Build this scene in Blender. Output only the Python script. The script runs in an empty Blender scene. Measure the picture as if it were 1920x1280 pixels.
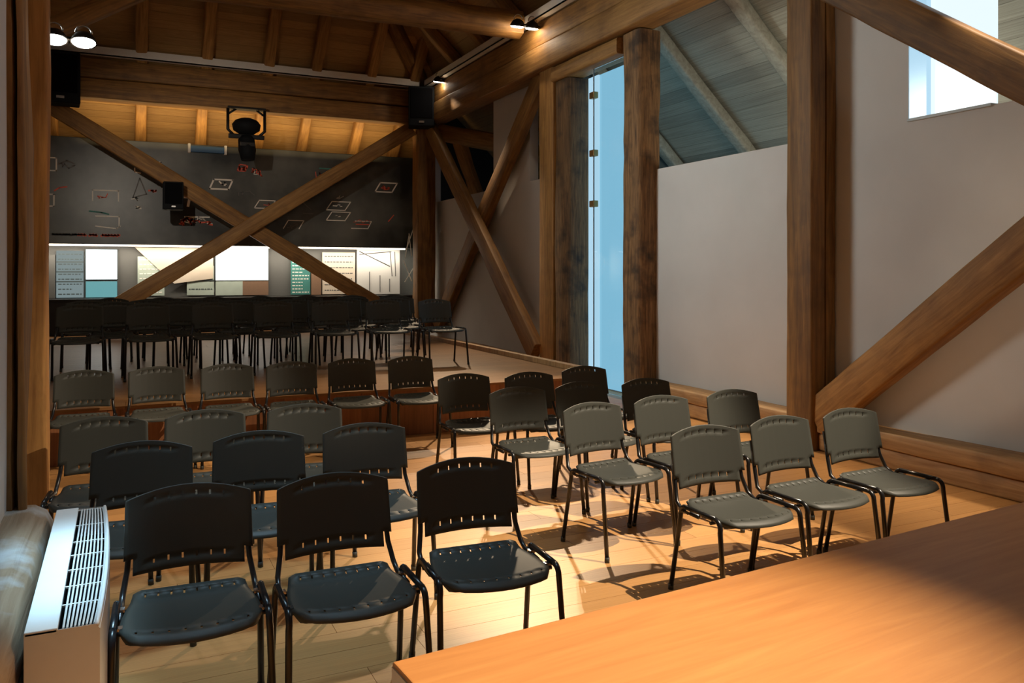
import bpy, bmesh, math, random
from mathutils import Vector, Matrix, noise
S = bpy.context.scene
C = S.collection
random.seed(7)
PI = math.pi

# ------------------------------------------------------------------ camera
cam_d = bpy.data.cameras.new('camera')
cam = bpy.data.objects.new('camera', cam_d); C.objects.link(cam)
cam_d.sensor_width = 36.0
cam_d.lens = 36.0 * 1540.0 / 1920.0
cam_d.shift_y = -130.0 / 1920.0
cam_d.clip_start = 0.05
cam.location = (0, 0, 1.65)
cam.rotation_euler = (PI / 2, 0, -math.radians(25.5))
S.camera = cam
S.view_settings.view_transform = 'Standard'
S.view_settings.look = 'None'
S.view_settings.gamma = 1.0
S.view_settings.use_curve_mapping = False
S.view_settings.exposure = 0.0

# ------------------------------------------------------------------ world (dim daylight outside)
W = bpy.data.worlds.new('world'); S.world = W
W.use_nodes = True
bg = W.node_tree.nodes['Background']
bg.inputs[0].default_value = (0.42, 0.62, 0.85, 1)
bg.inputs[1].default_value = 0.2

# ------------------------------------------------------------------ lights of the hall
def area(name, loc, target, size, size_y, power, col):
    d = bpy.data.lights.new(name, 'AREA'); d.shape = 'RECTANGLE'
    d.size = size; d.size_y = size_y; d.energy = power; d.color = col
    o = bpy.data.objects.new(name, d); C.objects.link(o)
    o.location = loc
    o.rotation_euler = (Vector(target) - Vector(loc)).to_track_quat('-Z', 'Y').to_euler()
    return o
def spot(name, loc, target, power, col, angle=70, blend=0.6, r=0.03):
    d = bpy.data.lights.new(name, 'SPOT'); d.energy = power; d.color = col
    d.spot_size = math.radians(angle); d.spot_blend = blend; d.shadow_soft_size = r
    o = bpy.data.objects.new(name, d); C.objects.link(o)
    o.location = loc
    o.rotation_euler = (Vector(target) - Vector(loc)).to_track_quat('-Z', 'Y').to_euler()
    return o
WARM = (1.0, 0.76, 0.50)
WARM2 = (1.0, 0.84, 0.64)
# two-headed spotlights seen on the right wall plate and on the left post
spot('spot_plate_rear_a', (5.34, 10.9, 5.24), (3.8, 5.3, 0.0), 1500, WARM, 36, 0.5)
spot('spot_plate_rear_b', (5.50, 10.9, 5.24), (2.0, 6.6, 0.0), 1100, WARM, 44, 0.8)
spot('spot_plate_back', (5.55, 15.0, 5.28), (4.6, 10.2, 0.5), 900, WARM, 44, 0.9)
spot('spot_left_stage', (-0.40, 8.6, 3.74), (1.6, 6.9, 0.3), 130, WARM, 80, 0.9)
# lamps of the same kind over the speaker's end of the hall, out of frame
spot('spot_near_right_a', (5.2, 1.7, 5.5), (2.95, 3.9, 0.4), 2900, WARM2, 27, 0.5, 0.02)
spot('spot_near_right_b', (5.1, 1.6, 5.5), (0.5, 6.4, 0.5), 1700, WARM2, 25, 0.7)
spot('spot_near_right_c', (4.8, 1.5, 5.4), (0.82, 1.6, 0.75), 3600, (1.0, 0.71, 0.42), 23, 1.0)
d_ = bpy.data.lights.new('lamp_near_right', 'POINT'); d_.energy = 42; d_.color = WARM2; d_.shadow_soft_size = 0.06
o_ = bpy.data.objects.new('lamp_near_right', d_); C.objects.link(o_); o_.location = (5.0, 2.3, 5.3)
spot('spot_left_back', (-0.42, 8.8, 3.74), (2.0, 17.4, 2.9), 420, (1.0, 0.88, 0.72), 50, 0.9)
spot('spot_sill_a', (5.66, 7.3, 5.2), (5.90, 7.1, 0.3), 560, WARM2, 34, 0.9)
spot('spot_sill_b', (5.62, 3.6, 5.2), (5.90, 3.9, 0.3), 560, WARM2, 36, 0.9)
spot('spot_near_left', (-0.34, 4.75, 3.3), (0.5, 4.2, 0.0), 11, WARM, 120, 0.8)
# daylight: unseen skylight added above the fan coil unit, added fill behind the left posts, lean-to windows
a_ = area('fill_roof', (-0.17, 3.15, 5.2), (-0.17, 3.151, 0.0), 0.14, 0.9, 2.5, (0.44, 0.76, 1.0)); a_.data.spread = math.radians(7)  # narrow beam added to brighten only the top of the unit
a_ = area('fill_left', (-1.55, 9.3, 4.3), (6.0, 6.4, 3.0), 3.0, 1.6, 80, (0.94, 1.0, 0.95)); a_.data.spread = math.radians(72)  # no window there: neutral fill added to lift the right wall
a_ = area('fill_roof_rear', (0.7, 4.1, 6.3), (0.7, 4.0, 0.0), 1.4, 1.0, 10, (0.50, 0.78, 1.0)); a_.data.spread = math.radians(35)  # unseen cool fill added from above to turn the front-left seats bluish
area('daylight_lean_to', (8.9, 6.5, 1.9), (7.2, 8.5, 4.6), 6.0, 1.2, 90, (1.0, 0.92, 0.76))
# uplight behind the back beam
area('uplight_back', (2.3, 16.8, 4.15), (2.3, 17.05, 5.4), 6.0, 0.12, 34, (1.0, 0.70, 0.32))

# ------------------------------------------------------------------ materials
def nmat(name):
    m = bpy.data.materials.new(name); m.use_nodes = True
    nt = m.node_tree
    return m, nt, nt.nodes['Principled BSDF']
def L(nt, a, b): nt.links.new(a, b)
def wood(name, c1, c2, rough=0.6, scale=(14, 14, 1.0), bump=0.25, knots=True, vary=0.25, dark=None, darkamt=0.0):
    m, nt, b = nmat(name); N = nt.nodes
    tc = N.new('ShaderNodeTexCoord'); mp = N.new('ShaderNodeMapping')
    mp.inputs['Scale'].default_value = scale
    oi = N.new('ShaderNodeObjectInfo')
    add = N.new('ShaderNodeVectorMath'); add.operation = 'MULTIPLY_ADD'
    cmb = N.new('ShaderNodeCombineXYZ')
    for i in range(3): L(nt, oi.outputs['Random'], cmb.inputs[i])
    L(nt, cmb.outputs[0], add.inputs[0]); add.inputs[1].default_value = (37, 53, 91)
    L(nt, tc.outputs['Object'], mp.inputs[0]); L(nt, mp.outputs[0], add.inputs[2])
    n1 = N.new('ShaderNodeTexNoise'); n1.inputs['Scale'].default_value = 1.6
    n1.inputs['Detail'].default_value = 7; n1.inputs['Roughness'].default_value = 0.62
    n1.inputs['Distortion'].default_value = 0.6
    L(nt, add.outputs[0], n1.inputs['Vector'])
    r = N.new('ShaderNodeValToRGB')
    r.color_ramp.elements[0].position = 0.30; r.color_ramp.elements[0].color = (*c1, 1)
    r.color_ramp.elements[1].position = 0.72; r.color_ramp.elements[1].color = (*c2, 1)
    L(nt, n1.outputs['Fac'], r.inputs[0])
    out = r.outputs[0]
    if dark:
        n2 = N.new('ShaderNodeTexNoise'); n2.inputs['Scale'].default_value = 3.5; n2.inputs['Detail'].default_value = 5
        L(nt, tc.outputs['Object'], n2.inputs['Vector'])
        r2 = N.new('ShaderNodeMapRange'); r2.inputs[1].default_value = 0.5; r2.inputs[2].default_value = 0.68
        r2.inputs[4].default_value = darkamt
        L(nt, n2.outputs['Fac'], r2.inputs[0])
        mx = N.new('ShaderNodeMixRGB'); mx.inputs[2].default_value = (*dark, 1)
        L(nt, r2.outputs[0], mx.inputs[0]); L(nt, out, mx.inputs[1]); out = mx.outputs[0]
    hv = N.new('ShaderNodeHueSaturation')
    mr = N.new('ShaderNodeMapRange'); mr.inputs[3].default_value = 1 - vary; mr.inputs[4].default_value = 1 + vary
    L(nt, oi.outputs['Random'], mr.inputs[0]); L(nt, mr.outputs[0], hv.inputs['Value'])
    L(nt, out, hv.inputs['Color']); L(nt, hv.outputs[0], b.inputs['Base Color'])
    b.inputs['Roughness'].default_value = rough
    if bump:
        bp = N.new('ShaderNodeBump'); bp.inputs['Strength'].default_value = bump; bp.inputs['Distance'].default_value = 0.01
        L(nt, n1.outputs['Fac'], bp.inputs['Height']); L(nt, bp.outputs[0], b.inputs['Normal'])
    return m
def plain(name, col, rough=0.5, metal=0.0, noise_amt=0.0, nscale=30, bump=0.0, spec=None):
    m, nt, b = nmat(name); N = nt.nodes
    b.inputs['Base Color'].default_value = (*col, 1)
    b.inputs['Roughness'].default_value = rough; b.inputs['Metallic'].default_value = metal
    if spec is not None: b.inputs['Specular IOR Level'].default_value = spec
    tc = N.new('ShaderNodeTexCoord'); n = N.new('ShaderNodeTexNoise')
    n.inputs['Scale'].default_value = nscale; n.inputs['Detail'].default_value = 5
    L(nt, tc.outputs['Object'], n.inputs['Vector'])
    if noise_amt:
        hv = N.new('ShaderNodeHueSaturation'); hv.inputs['Color'].default_value = (*col, 1)
        mr = N.new('ShaderNodeMapRange'); mr.inputs[3].default_value = 1 - noise_amt; mr.inputs[4].default_value = 1 + noise_amt
        L(nt, n.outputs['Fac'], mr.inputs[0]); L(nt, mr.outputs[0], hv.inputs['Value']); L(nt, hv.outputs[0], b.inputs['Base Color'])
    if bump:
        bp = N.new('ShaderNodeBump'); bp.inputs['Strength'].default_value = bump; bp.inputs['Distance'].default_value = 0.004
        L(nt, n.outputs['Fac'], bp.inputs['Height']); L(nt, bp.outputs[0], b.inputs['Normal'])
    return m
def emit(name, col, strength, grad=None):
    m, nt, b = nmat(name); N = nt.nodes
    b.inputs['Base Color'].default_value = (0.02, 0.02, 0.02, 1)
    b.inputs['Emission Color'].default_value = (*col, 1)
    b.inputs['Emission Strength'].default_value = strength
    b.inputs['Roughness'].default_value = 0.15
    return m
M = {}
M['timber'] = wood('timber', (0.13, 0.058, 0.014), (0.36, 0.178, 0.045), 0.62, dark=(0.06, 0.028, 0.012), darkamt=0.35)
M['timber_pale'] = wood('timber_pale', (0.22, 0.10, 0.025), (0.49, 0.26, 0.078), 0.6, dark=(0.12, 0.05, 0.02), darkamt=0.3)
M['timber_dark'] = wood('timber_dark', (0.07, 0.034, 0.012), (0.31, 0.165, 0.065), 0.75, scale=(22, 22, 1.6), bump=0.8, dark=(0.02, 0.013, 0.009), darkamt=0.8)
M['timber_sill_lit'] = wood('timber_sill_lit', (0.34, 0.17, 0.06), (0.64, 0.40, 0.18), 0.6, dark=(0.14, 0.065, 0.03), darkamt=0.4)  # lighter timber: lamplight on sill tops and stage trim put into the colour
M['timber_limed'] = wood('timber_limed', (0.20, 0.11, 0.05), (0.40, 0.28, 0.18), 0.8, bump=0.7, dark=(0.58, 0.60, 0.60), darkamt=0.9)
M['board'] = wood('roof_board', (0.30, 0.16, 0.055), (0.48, 0.29, 0.11), 0.65, scale=(10, 10, 10), bump=0.1, vary=0.22)
M['board_grey'] = wood('roof_board_grey', (0.27, 0.25, 0.19), (0.46, 0.44, 0.35), 0.75, scale=(9, 9, 9), bump=0.3, vary=0.18)
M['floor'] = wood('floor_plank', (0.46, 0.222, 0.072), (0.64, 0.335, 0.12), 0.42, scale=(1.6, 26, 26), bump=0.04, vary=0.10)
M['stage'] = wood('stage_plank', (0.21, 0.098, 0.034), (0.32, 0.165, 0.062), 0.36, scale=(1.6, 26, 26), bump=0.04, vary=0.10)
M['riser'] = wood('riser_board', (0.20, 0.075, 0.028), (0.32, 0.13, 0.05), 0.5, scale=(20, 20, 1.0), bump=0.05)
M['desk'] = wood('desk_top', (0.50, 0.235, 0.085), (0.62, 0.32, 0.125), 0.42, scale=(1.2, 16, 16), bump=0.02, vary=0.0)
M['desk_body'] = wood('desk_body', (0.42, 0.22, 0.09), (0.56, 0.31, 0.13), 0.45, scale=(16, 16, 1.2), bump=0.02, vary=0.0)
M['wall'] = plain('plaster_white', (0.62, 0.615, 0.605), 0.9, noise_amt=0.10, nscale=1.6, bump=0.05)
M['wall_dark'] = plain('dark_backing', (0.035, 0.03, 0.027), 0.9, noise_amt=0.2)
M['wall_teal'] = plain('teal_grey_wall', (0.10, 0.13, 0.13), 0.9, noise_amt=0.2, nscale=3)
M['plastic'] = plain('black_plastic', (0.052, 0.054, 0.046), 0.5, noise_amt=0.1, nscale=400, bump=0.1, spec=0.3)
M['metal_black'] = plain('black_tube', (0.010, 0.010, 0.011), 0.28, 0.0, noise_amt=0.05)
M['chrome'] = plain('bright_bracket', (0.6, 0.6, 0.6), 0.25, 1.0, noise_amt=0.05)
M['black'] = plain('black_cabinet', (0.008, 0.009, 0.011), 0.7, noise_amt=0.1, spec=0.15)
M['grille_black'] = plain('black_grille', (0.005, 0.005, 0.006), 0.9, noise_amt=0.1, spec=0.05)
M['white'] = plain('white_enamel', (0.68, 0.68, 0.66), 0.4, noise_amt=0.03)
M['tray'] = plain('white_tray', (0.80, 0.78, 0.74), 0.5, noise_amt=0.05)
M['ink_white'] = plain('white_print', (0.88, 0.86, 0.80), 0.7, noise_amt=0.05)
M['ink_red'] = plain('red_print', (0.80, 0.13, 0.08), 0.7, noise_amt=0.05)
M['ink_grey'] = plain('grey_print', (0.13, 0.13, 0.13), 0.7, noise_amt=0.05)
M['ink_teal'] = plain('teal_print', (0.05, 0.22, 0.20), 0.7, noise_amt=0.3, nscale=3)
M['ink_dark'] = plain('dark_print', (0.05, 0.07, 0.075), 0.7, noise_amt=0.05)
M['blue'] = plain('blue_case', (0.03, 0.11, 0.24), 0.5, noise_amt=0.05)
M['grey_panel'] = plain('grey_panel', (0.11, 0.112, 0.108), 0.6, noise_amt=0.1, nscale=3)
M['cream'] = plain('cream_panel', (0.62, 0.54, 0.44), 0.6, noise_amt=0.08, nscale=4)
M['sage'] = plain('sage_panel', (0.42, 0.50, 0.44), 0.6, noise_amt=0.15, nscale=6)
M['cyan_panel'] = emit('cyan_lightbox', (0.22, 0.62, 0.66), 0.55)
M['pale_panel'] = emit('pale_lightbox', (0.42, 0.56, 0.58), 0.42)
M['brown_panel'] = plain('brown_panel', (0.22, 0.13, 0.08), 0.6, noise_amt=0.1)
M['screen'] = emit('screen_white', (0.93, 1.0, 1.0), 1.5)
M['screen_warm'] = emit('screen_warm', (1.0, 0.97, 0.88), 1.5)
M['lamp'] = emit('lamp_lens', (1.0, 0.93, 0.80), 22)
M['strip'] = emit('strip_lens', (1.0, 0.86, 0.68), 5)
M['win_blue'] = emit('frosted_daylight_blue', (0.22, 0.49, 0.67), 1.02)
M['glow_pale'] = emit('pale_daylight_glow', (0.44, 0.70, 0.88), 0.95)  # glow standing in for daylight on the pale window jamb
M['win_white'] = emit('frosted_daylight_white', (0.80, 0.93, 1.0), 1.05)
M['frame_pale'] = plain('pale_window_frame', (0.50, 0.58, 0.62), 0.5, noise_amt=0.05)
M['brass'] = plain('brass_clip', (0.38, 0.24, 0.10), 0.35, 0.9, noise_amt=0.05)
M['dark_metal'] = plain('dark_metal', (0.02, 0.018, 0.017), 0.45, 0.5, noise_amt=0.1)
m, nt, b = nmat('clear_glass')
b.inputs['Transmission Weight'].default_value = 1.0; b.inputs['Roughness'].default_value = 0.02
b.inputs['Base Color'].default_value = (0.92, 0.97, 0.97, 1); b.inputs['IOR'].default_value = 1.1
M['glass'] = m
# printed map relief on the big black panel
m, nt, b = nmat('black_map_print'); N = nt.nodes
tc = N.new('ShaderNodeTexCoord'); n1 = N.new('ShaderNodeTexNoise'); n1.inputs['Scale'].default_value = 0.75; n1.inputs['Detail'].default_value = 4
L(nt, tc.outputs['Object'], n1.inputs['Vector'])
r = N.new('ShaderNodeValToRGB')
r.color_ramp.elements[0].position = 0.40; r.color_ramp.elements[0].color = (0.018, 0.022, 0.024, 1)
r.color_ramp.elements[1].position = 0.72; r.color_ramp.elements[1].color = (0.16, 0.175, 0.165, 1)
L(nt, n1.outputs['Fac'], r.inputs[0]); L(nt, r.outputs[0], b.inputs['Base Color']); b.inputs['Roughness'].default_value = 0.35
M['map'] = m

# ------------------------------------------------------------------ mesh helpers
def link(name, me, mat=None, parent=None, smooth=False):
    if mat is not None and not me.materials: me.materials.append(M[mat] if isinstance(mat, str) else mat)
    if smooth:
        for p in me.polygons: p.use_smooth = True
    o = bpy.data.objects.new(name, me); C.objects.link(o)
    if parent: o.parent = parent
    return o
def tag(o, label=None, cat=None, group=None, kind=None):
    if label: o['label'] = label
    if cat: o['category'] = cat
    if group: o['group'] = group
    if kind: o['kind'] = kind
    return o
def empty(name, loc, rz=0, **k):
    o = bpy.data.objects.new(name, None); C.objects.link(o)
    o.location = loc; o.rotation_euler = (0, 0, rz); o.empty_display_size = 0.2
    return tag(o, **k)
def bm_mesh(name, bm):
    me = bpy.data.meshes.new(name); bm.normal_update(); bm.to_mesh(me); bm.free(); return me
def bm_box(bm, lo, hi, bev=0.0, seg=2):
    r = bmesh.ops.create_cube(bm, size=1.0)
    vs = r['verts']
    for v in vs:
        v.co = Vector([(lo[i] + hi[i]) / 2 + v.co[i] * (hi[i] - lo[i]) for i in range(3)])
    if bev:
        es = list({e for v in vs for e in v.link_edges})
        bmesh.ops.bevel(bm, geom=es, offset=bev, segments=seg, affect='EDGES', profile=0.6)
def box(name, lo, hi, mat, parent=None, bev=0.0, seg=2):
    bm = bmesh.new(); bm_box(bm, lo, hi, bev, seg)
    return link(name, bm_mesh(name, bm), mat, parent)
def boxes(name, lst, mat, parent=None, bev=0.0):
    bm = bmesh.new()
    for lo, hi in lst: bm_box(bm, lo, hi, bev)
    return link(name, bm_mesh(name, bm), mat, parent)
def bm_tube(bm, pts, r, n=8, cap=True, ry=None):
    pts = [Vector(p) for p in pts]; rings = []
    up = None
    for i, p in enumerate(pts):
        t = (pts[min(i + 1, len(pts) - 1)] - pts[max(i - 1, 0)]).normalized()
        if up is None:
            a = Vector((1, 0, 0)) if abs(t.x) < 0.9 else Vector((0, 1, 0))
            up = (a - t * a.dot(t)).normalized()
        else:
            up = (up - t * up.dot(t)).normalized()
        s = t.cross(up)
        rr = r[i] if isinstance(r, (list, tuple)) else r
        rings.append([bm.verts.new(p + up * math.cos(2 * PI * k / n) * rr + s * math.sin(2 * PI * k / n) * (ry or rr)) for k in range(n)])
    for a, b_ in zip(rings, rings[1:]):
        for k in range(n):
            bm.faces.new((a[k], a[(k + 1) % n], b_[(k + 1) % n], b_[k]))
    if cap:
        bm.faces.new(rings[0][::-1]); bm.faces.new(rings[-1])
def tube(name, pts, r, mat, parent=None, n=8, ry=None):
    bm = bmesh.new(); bm_tube(bm, pts, r, n, True, ry)
    bmesh.ops.recalc_face_normals(bm, faces=bm.faces)
    return link(name, bm_mesh(name, bm), mat, parent, True)
def hewn_mesh(name, length, w, d, rnd=0.03, wob=0.006, seg=None, groove=None, seed=0):
    """squared timber along +Z, origin at its start, hand-hewn unevenness"""
    hw, hd = w / 2, d / 2; rnd = min(rnd, hw * .9, hd * .9)
    sec = []
    for cx, cy, a0 in ((hw - rnd, hd - rnd, 0), (-hw + rnd, hd - rnd, 90), (-hw + rnd, -hd + rnd, 180), (hw - rnd, -hd + rnd, 270)):
        for k in range(3):
            a = math.radians(a0 + 45 * k); sec.append((cx + rnd * math.cos(a), cy + rnd * math.sin(a)))
        if groove and a0 == 180:   # a long shrinkage crack in the -Y face
            g = groove
            sec += [(g - 0.011, -hd), (g, -hd + 0.07), (g + 0.011, -hd)]
    n = seg or max(4, int(length / 0.22)); bm = bmesh.new(); rings = []
    for i in range(n + 1):
        z = length * i / n
        ring = []
        for (x, y) in sec:
            q = Vector((x * 3 + seed * 7.1, y * 3, z * 0.9)); q2 = Vector((x * 11 + seed * 3.3, y * 11, z * 4))
            f = wob * (noise.noise(q) * 1.6 + noise.noise(q2) * 0.7)
            nx, ny = x / (hw or 1), y / (hd or 1)
            ring.append(bm.verts.new((x + f * nx + wob * 1.2 * noise.noise(Vector((seed, 1, z * .5))), y + f * ny + wob * 1.2 * noise.noise(Vector((seed, 5, z * .5))), z)))
        rings.append(ring)
    m_ = len(sec)
    for a, b_ in zip(rings, rings[1:]):
        for k in range(m_): bm.faces.new((a[k], a[(k + 1) % m_], b_[(k + 1) % m_], b_[k]))
    bm.faces.new(rings[0][::-1]); bm.faces.new(rings[-1])
    return bm_mesh(name, bm)
_seed = [0]
def timber(name, p0, p1, w, d, mat, label=None, cat=None, parent=None, side=(1, 0, 0), group=None, **k):
    """w is measured along `side`, d across it"""
    _seed[0] += 1
    p0, p1 = Vector(p0), Vector(p1); z = (p1 - p0).normalized()
    x = Vector(side); x = (x - z * x.dot(z)).normalized(); y = z.cross(x)
    o = link(name, hewn_mesh(name, (p1 - p0).length, w, d, seed=_seed[0], **k), mat, parent, True)
    o.data.set_sharp_from_angle(angle=math.radians(52))
    mt = Matrix((x, y, z)).transposed().to_4x4(); mt.translation = p0
    o.matrix_world = mt
    if label: tag(o, label, cat, group)
    return o
def copy_tree(o, parent=None):
    c = o.copy(); C.objects.link(c)
    if parent: c.parent = parent
    for ch in o.children: copy_tree(ch, c)
    return c

# ------------------------------------------------------------------ floor of planks
floor = box('floor', (-2.0, -1.9, -0.12), (6.3, 18.6, -0.022), 'wall_dark'); tag(floor, kind='structure')
pl = {}
def plank_mesh(mat):
    bm = bmesh.new(); bm_box(bm, (0, 0, -0.02), (1, 1, 0), 0)
    return bm_mesh('plank', bm)
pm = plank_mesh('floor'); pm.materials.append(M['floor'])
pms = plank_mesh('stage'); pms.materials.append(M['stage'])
def planks(x0, x1, y0, y1, z, w, ln, me, parent, gap=0.0022):
    y = y0
    while y < y1 - 0.01:
        ww = min(w, y1 - y); x = x0 - random.uniform(0, ln * .9)
        while x < x1:
            a, b_ = max(x, x0), min(x + ln, x1)
            if b_ - a > 0.05:
                o = bpy.data.objects.new('plank', me); C.objects.link(o); o.parent = parent
                o.location = (a, y, z); o.scale = (b_ - a - gap, ww - gap, 1)
            x += ln
        y += w
planks(-0.62, 6.2, -1.2, 7.95, 0.0, 0.19, 2.1, pm, floor)
planks(4.95, 6.2, 7.97, 16.5, 0.0, 0.19, 2.1, pm, floor)

# stage at the back of the hall
stage = empty('stage_platform', (2.3, 7.95, 0), label='low wooden stage platform along the back half of the hall', cat='stage')
def sub(o, parent): o.parent = parent; o.matrix_parent_inverse = Matrix.Translation(-Vector(parent.location)); return o
x = -1.6
while x < 4.9:
    sub(box('riser_board', (x, 7.95, 0.0), (min(x + 0.748, 4.9), 7.985, 0.455), 'riser', None, 0.003), stage); x += 0.75
sub(box('deck', (-1.6, 7.985, 0.30), (4.87, 17.9, 0.455), 'wall_dark'), stage)
sub(box('side_board', (4.87, 7.985, 0.0), (4.9, 17.9, 0.455), 'riser', None, 0.003), stage)
sub(box('edge_trim', (4.84, 8.2, 0.48), (4.93, 16.0, 0.545), 'timber_sill_lit', None, 0.006), stage)
y = 7.93
while y < 17.9:
    x = -1.6 - random.uniform(0, 2)
    while x < 4.9:
        a, b_ = max(x, -1.6), min(x + 2.2, 4.9)
        if b_ - a > .05:
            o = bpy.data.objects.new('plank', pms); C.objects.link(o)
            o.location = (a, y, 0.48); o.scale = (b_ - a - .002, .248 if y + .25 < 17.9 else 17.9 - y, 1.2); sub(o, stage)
        x += 2.2
    y += 0.25

# ------------------------------------------------------------------ walls
wr = boxes('wall_right', [
    ((6.07, -1.9, 0), (6.22, 8.62, 2.94)), ((6.07, 4.87, 2.94), (6.22, 5.95, 5.6)),
    ((6.07, -1.9, 2.94), (6.22, 2.2, 5.6)),
    ((6.07, 10.35, 0), (6.22, 16.6, 3.14)), ((6.07, 12.04, 3.14), (6.22, 13.5, 5.6)), ((6.07, 16.6, 0), (6.22, 18.6, 5.6)),
], 'wall'); tag(wr, kind='structure')
wl = boxes('wall_left', [((-0.62, -1.9, 0), (-0.42, 4.24, 6.6)), ((-0.86, 4.2, 0), (-0.66, 5.36, 6.6)), ((-1.85, 5.36, 0), (-1.65, 18.6, 5.4)), ((-1.65, 5.30, 0), (-0.62, 5.40, 6.6))], 'wall'); tag(wl, kind='structure')
wb = box('wall_back', (-1.85, 17.93, 0), (6.3, 18.1, 4.4), 'grey_panel'); tag(wb, kind='structure')
wn = boxes('wall_front', [((-0.62, -1.9, 0), (6.22, -1.75, 9.0))], 'wall'); tag(wn, kind='structure')
wo = box('wall_outer', (9.2, -1.9, 0), (9.35, 18.6, 2.6), 'wall_dark'); tag(wo, kind='structure')
wg = boxes('wall_lean_to', [((6.22, 11.2, 0), (9.35, 11.35, 5.6))], 'wall_teal')
wg2 = box('wall_lean_to_end', (6.22, 16.8, 0), (9.35, 16.95, 5.6), 'wall_dark'); tag(wg2, kind='structure'); tag(wg, kind='structure')

# ------------------------------------------------------------------ roof: boards and rafters
ceil_ = empty('ceiling', (0, 0, 5.45), kind='structure')
unit = bmesh.new(); bm_box(unit, (0, 0, 0), (1, 1, 1)); unit_me = bm_mesh('board', unit); unit_me.materials.append(M['board'])
unit_gr = unit_me.copy(); unit_gr.materials.clear(); unit_gr.materials.append(M['board_grey'])
def board(me, origin, ax, ay, az, sx, sy, sz, name='board'):
    o = bpy.data.objects.new(name, me); C.objects.link(o)
    mt = Matrix((Vector(ax) * sx, Vector(ay) * sy, Vector(az) * sz)).transposed().to_4x4(); mt.translation = origin
    o.parent = ceil_; o.matrix_parent_inverse = Matrix.Translation(-Vector(ceil_.location)); o.matrix_basis = mt
    return o
ang = math.atan(0.93); ca, sa = math.cos(ang), math.sin(ang)
# right slope, main hall: plane z = 5.75 - 0.93 (x - 5.9), boards run along Y
up_r = Vector((-ca, 0, sa)); nr = Vector((sa, 0, ca))
def plane_r(x): return 5.75 - 0.93 * (x - 5.9)
k = 0
t = 0.0
while t < 5.4:
    o0 = Vector((6.25, -1.9, plane_r(6.25))) + up_r * t
    board(unit_me, o0, (0, 1, 0), up_r, nr, 9.4 if k % 2 else 10.6, 0.246, 0.03)
    board(unit_me, o0 + Vector((0, 9.402 if k % 2 else 10.602, 0)), (0, 1, 0), up_r, nr, 18.6 + 1.9 - (9.402 if k % 2 else 10.602), 0.246, 0.03)
    t += 0.25; k += 1
# lean-to slope, outside the right wall: pale grey boards
t = 0.0
while t < 4.6:
    o0 = Vector((6.25, -1.9, plane_r(6.25))) - up_r * (t + 0.2)
    board(unit_gr, o0, (0, 1, 0), up_r, nr, 13.2, 0.197, 0.03)
    board(unit_me, o0 + Vector((0, 13.202, 0)), (0, 1, 0), up_r, nr, 7.2, 0.197, 0.03)
    t += 0.2
# left slope
up_l = Vector((ca, 0, sa)); nl = Vector((-sa, 0, ca))
t = 0.0
while t < 5.4:
    o0 = Vector((-1.85, -1.9, 5.45)) + up_l * t
    board(unit_me, o0, (0, 1, 0), up_l, nl, 20.5, 0.246, 0.03)
    t += 0.25
# back hip slope: z = 4.25 + 0.93 (17.7 - y), boards run along X
up_b = Vector((0, -ca, sa)); nb = Vector((0, sa, ca))
t = 0.0
while t < 6.0:
    o0 = Vector((-1.9, 17.9, 4.15)) + up_b * t
    ln = 3.9 if int(t * 10) % 3 else 4.6
    board(unit_me, o0, (1, 0, 0), up_b, nb, ln, 0.156, 0.03)
    board(unit_me, o0 + Vector((ln + .002, 0, 0)), (1, 0, 0), up_b, nb, 8.2 - ln, 0.156, 0.03)
    t += 0.16
def rafter(p0, p1, w, d, mat='timber_pale', side=(1, 0, 0)):
    o = timber('rafter', p0, p1, w, d, mat, side=side, wob=0.01)
    mw = o.matrix_world.copy(); o.parent = ceil_; o.matrix_parent_inverse = Matrix.Translation(-Vector(ceil_.location)); o.matrix_basis = mw
def hipz(y): return 4.15 + 0.93 * (17.9 - y) - 0.17
for xr in (-1.15, 0.35, 1.45, 2.55, 3.45, 4.55, 5.45):
    rafter((xr, 17.75, hipz(17.75)), (xr, 12.2, hipz(12.2)), 0.20, 0.22)
def rz(x): return plane_r(x) - 0.17
for yr in (1.2, 3.0, 4.8, 6.6, 8.2, 9.8, 11.9, 13.3, 14.6):
    rafter((6.05, yr, rz(6.05)), (2.6, yr, rz(2.6)), 0.2, 0.22, 'timber', (0, 1, 0))
for yr in (2.1, 4.2, 6.3, 7.7, 9.3, 11.0, 12.6, 14.2):
    o = rafter((9.1, yr, rz(9.1)), (6.3, yr, rz(6.3)), 0.2, 0.16, 'board_grey', (0, 1, 0))
for yr in (6.6, 8.2, 9.8, 11.4, 13.0, 14.6):
    rafter((-1.6, yr, 5.45 + .93 * .25 - .17), (1.9, yr, 5.45 + .93 * 3.75 - .17), 0.2, 0.22, 'timber', (0, 1, 0))
# hip rafter in the corner over the black loudspeaker
rafter((5.75, 16.35, 5.55), (2.6, 13.15, 8.5), 0.24, 0.24, 'timber', (1, 1, 0))

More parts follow.
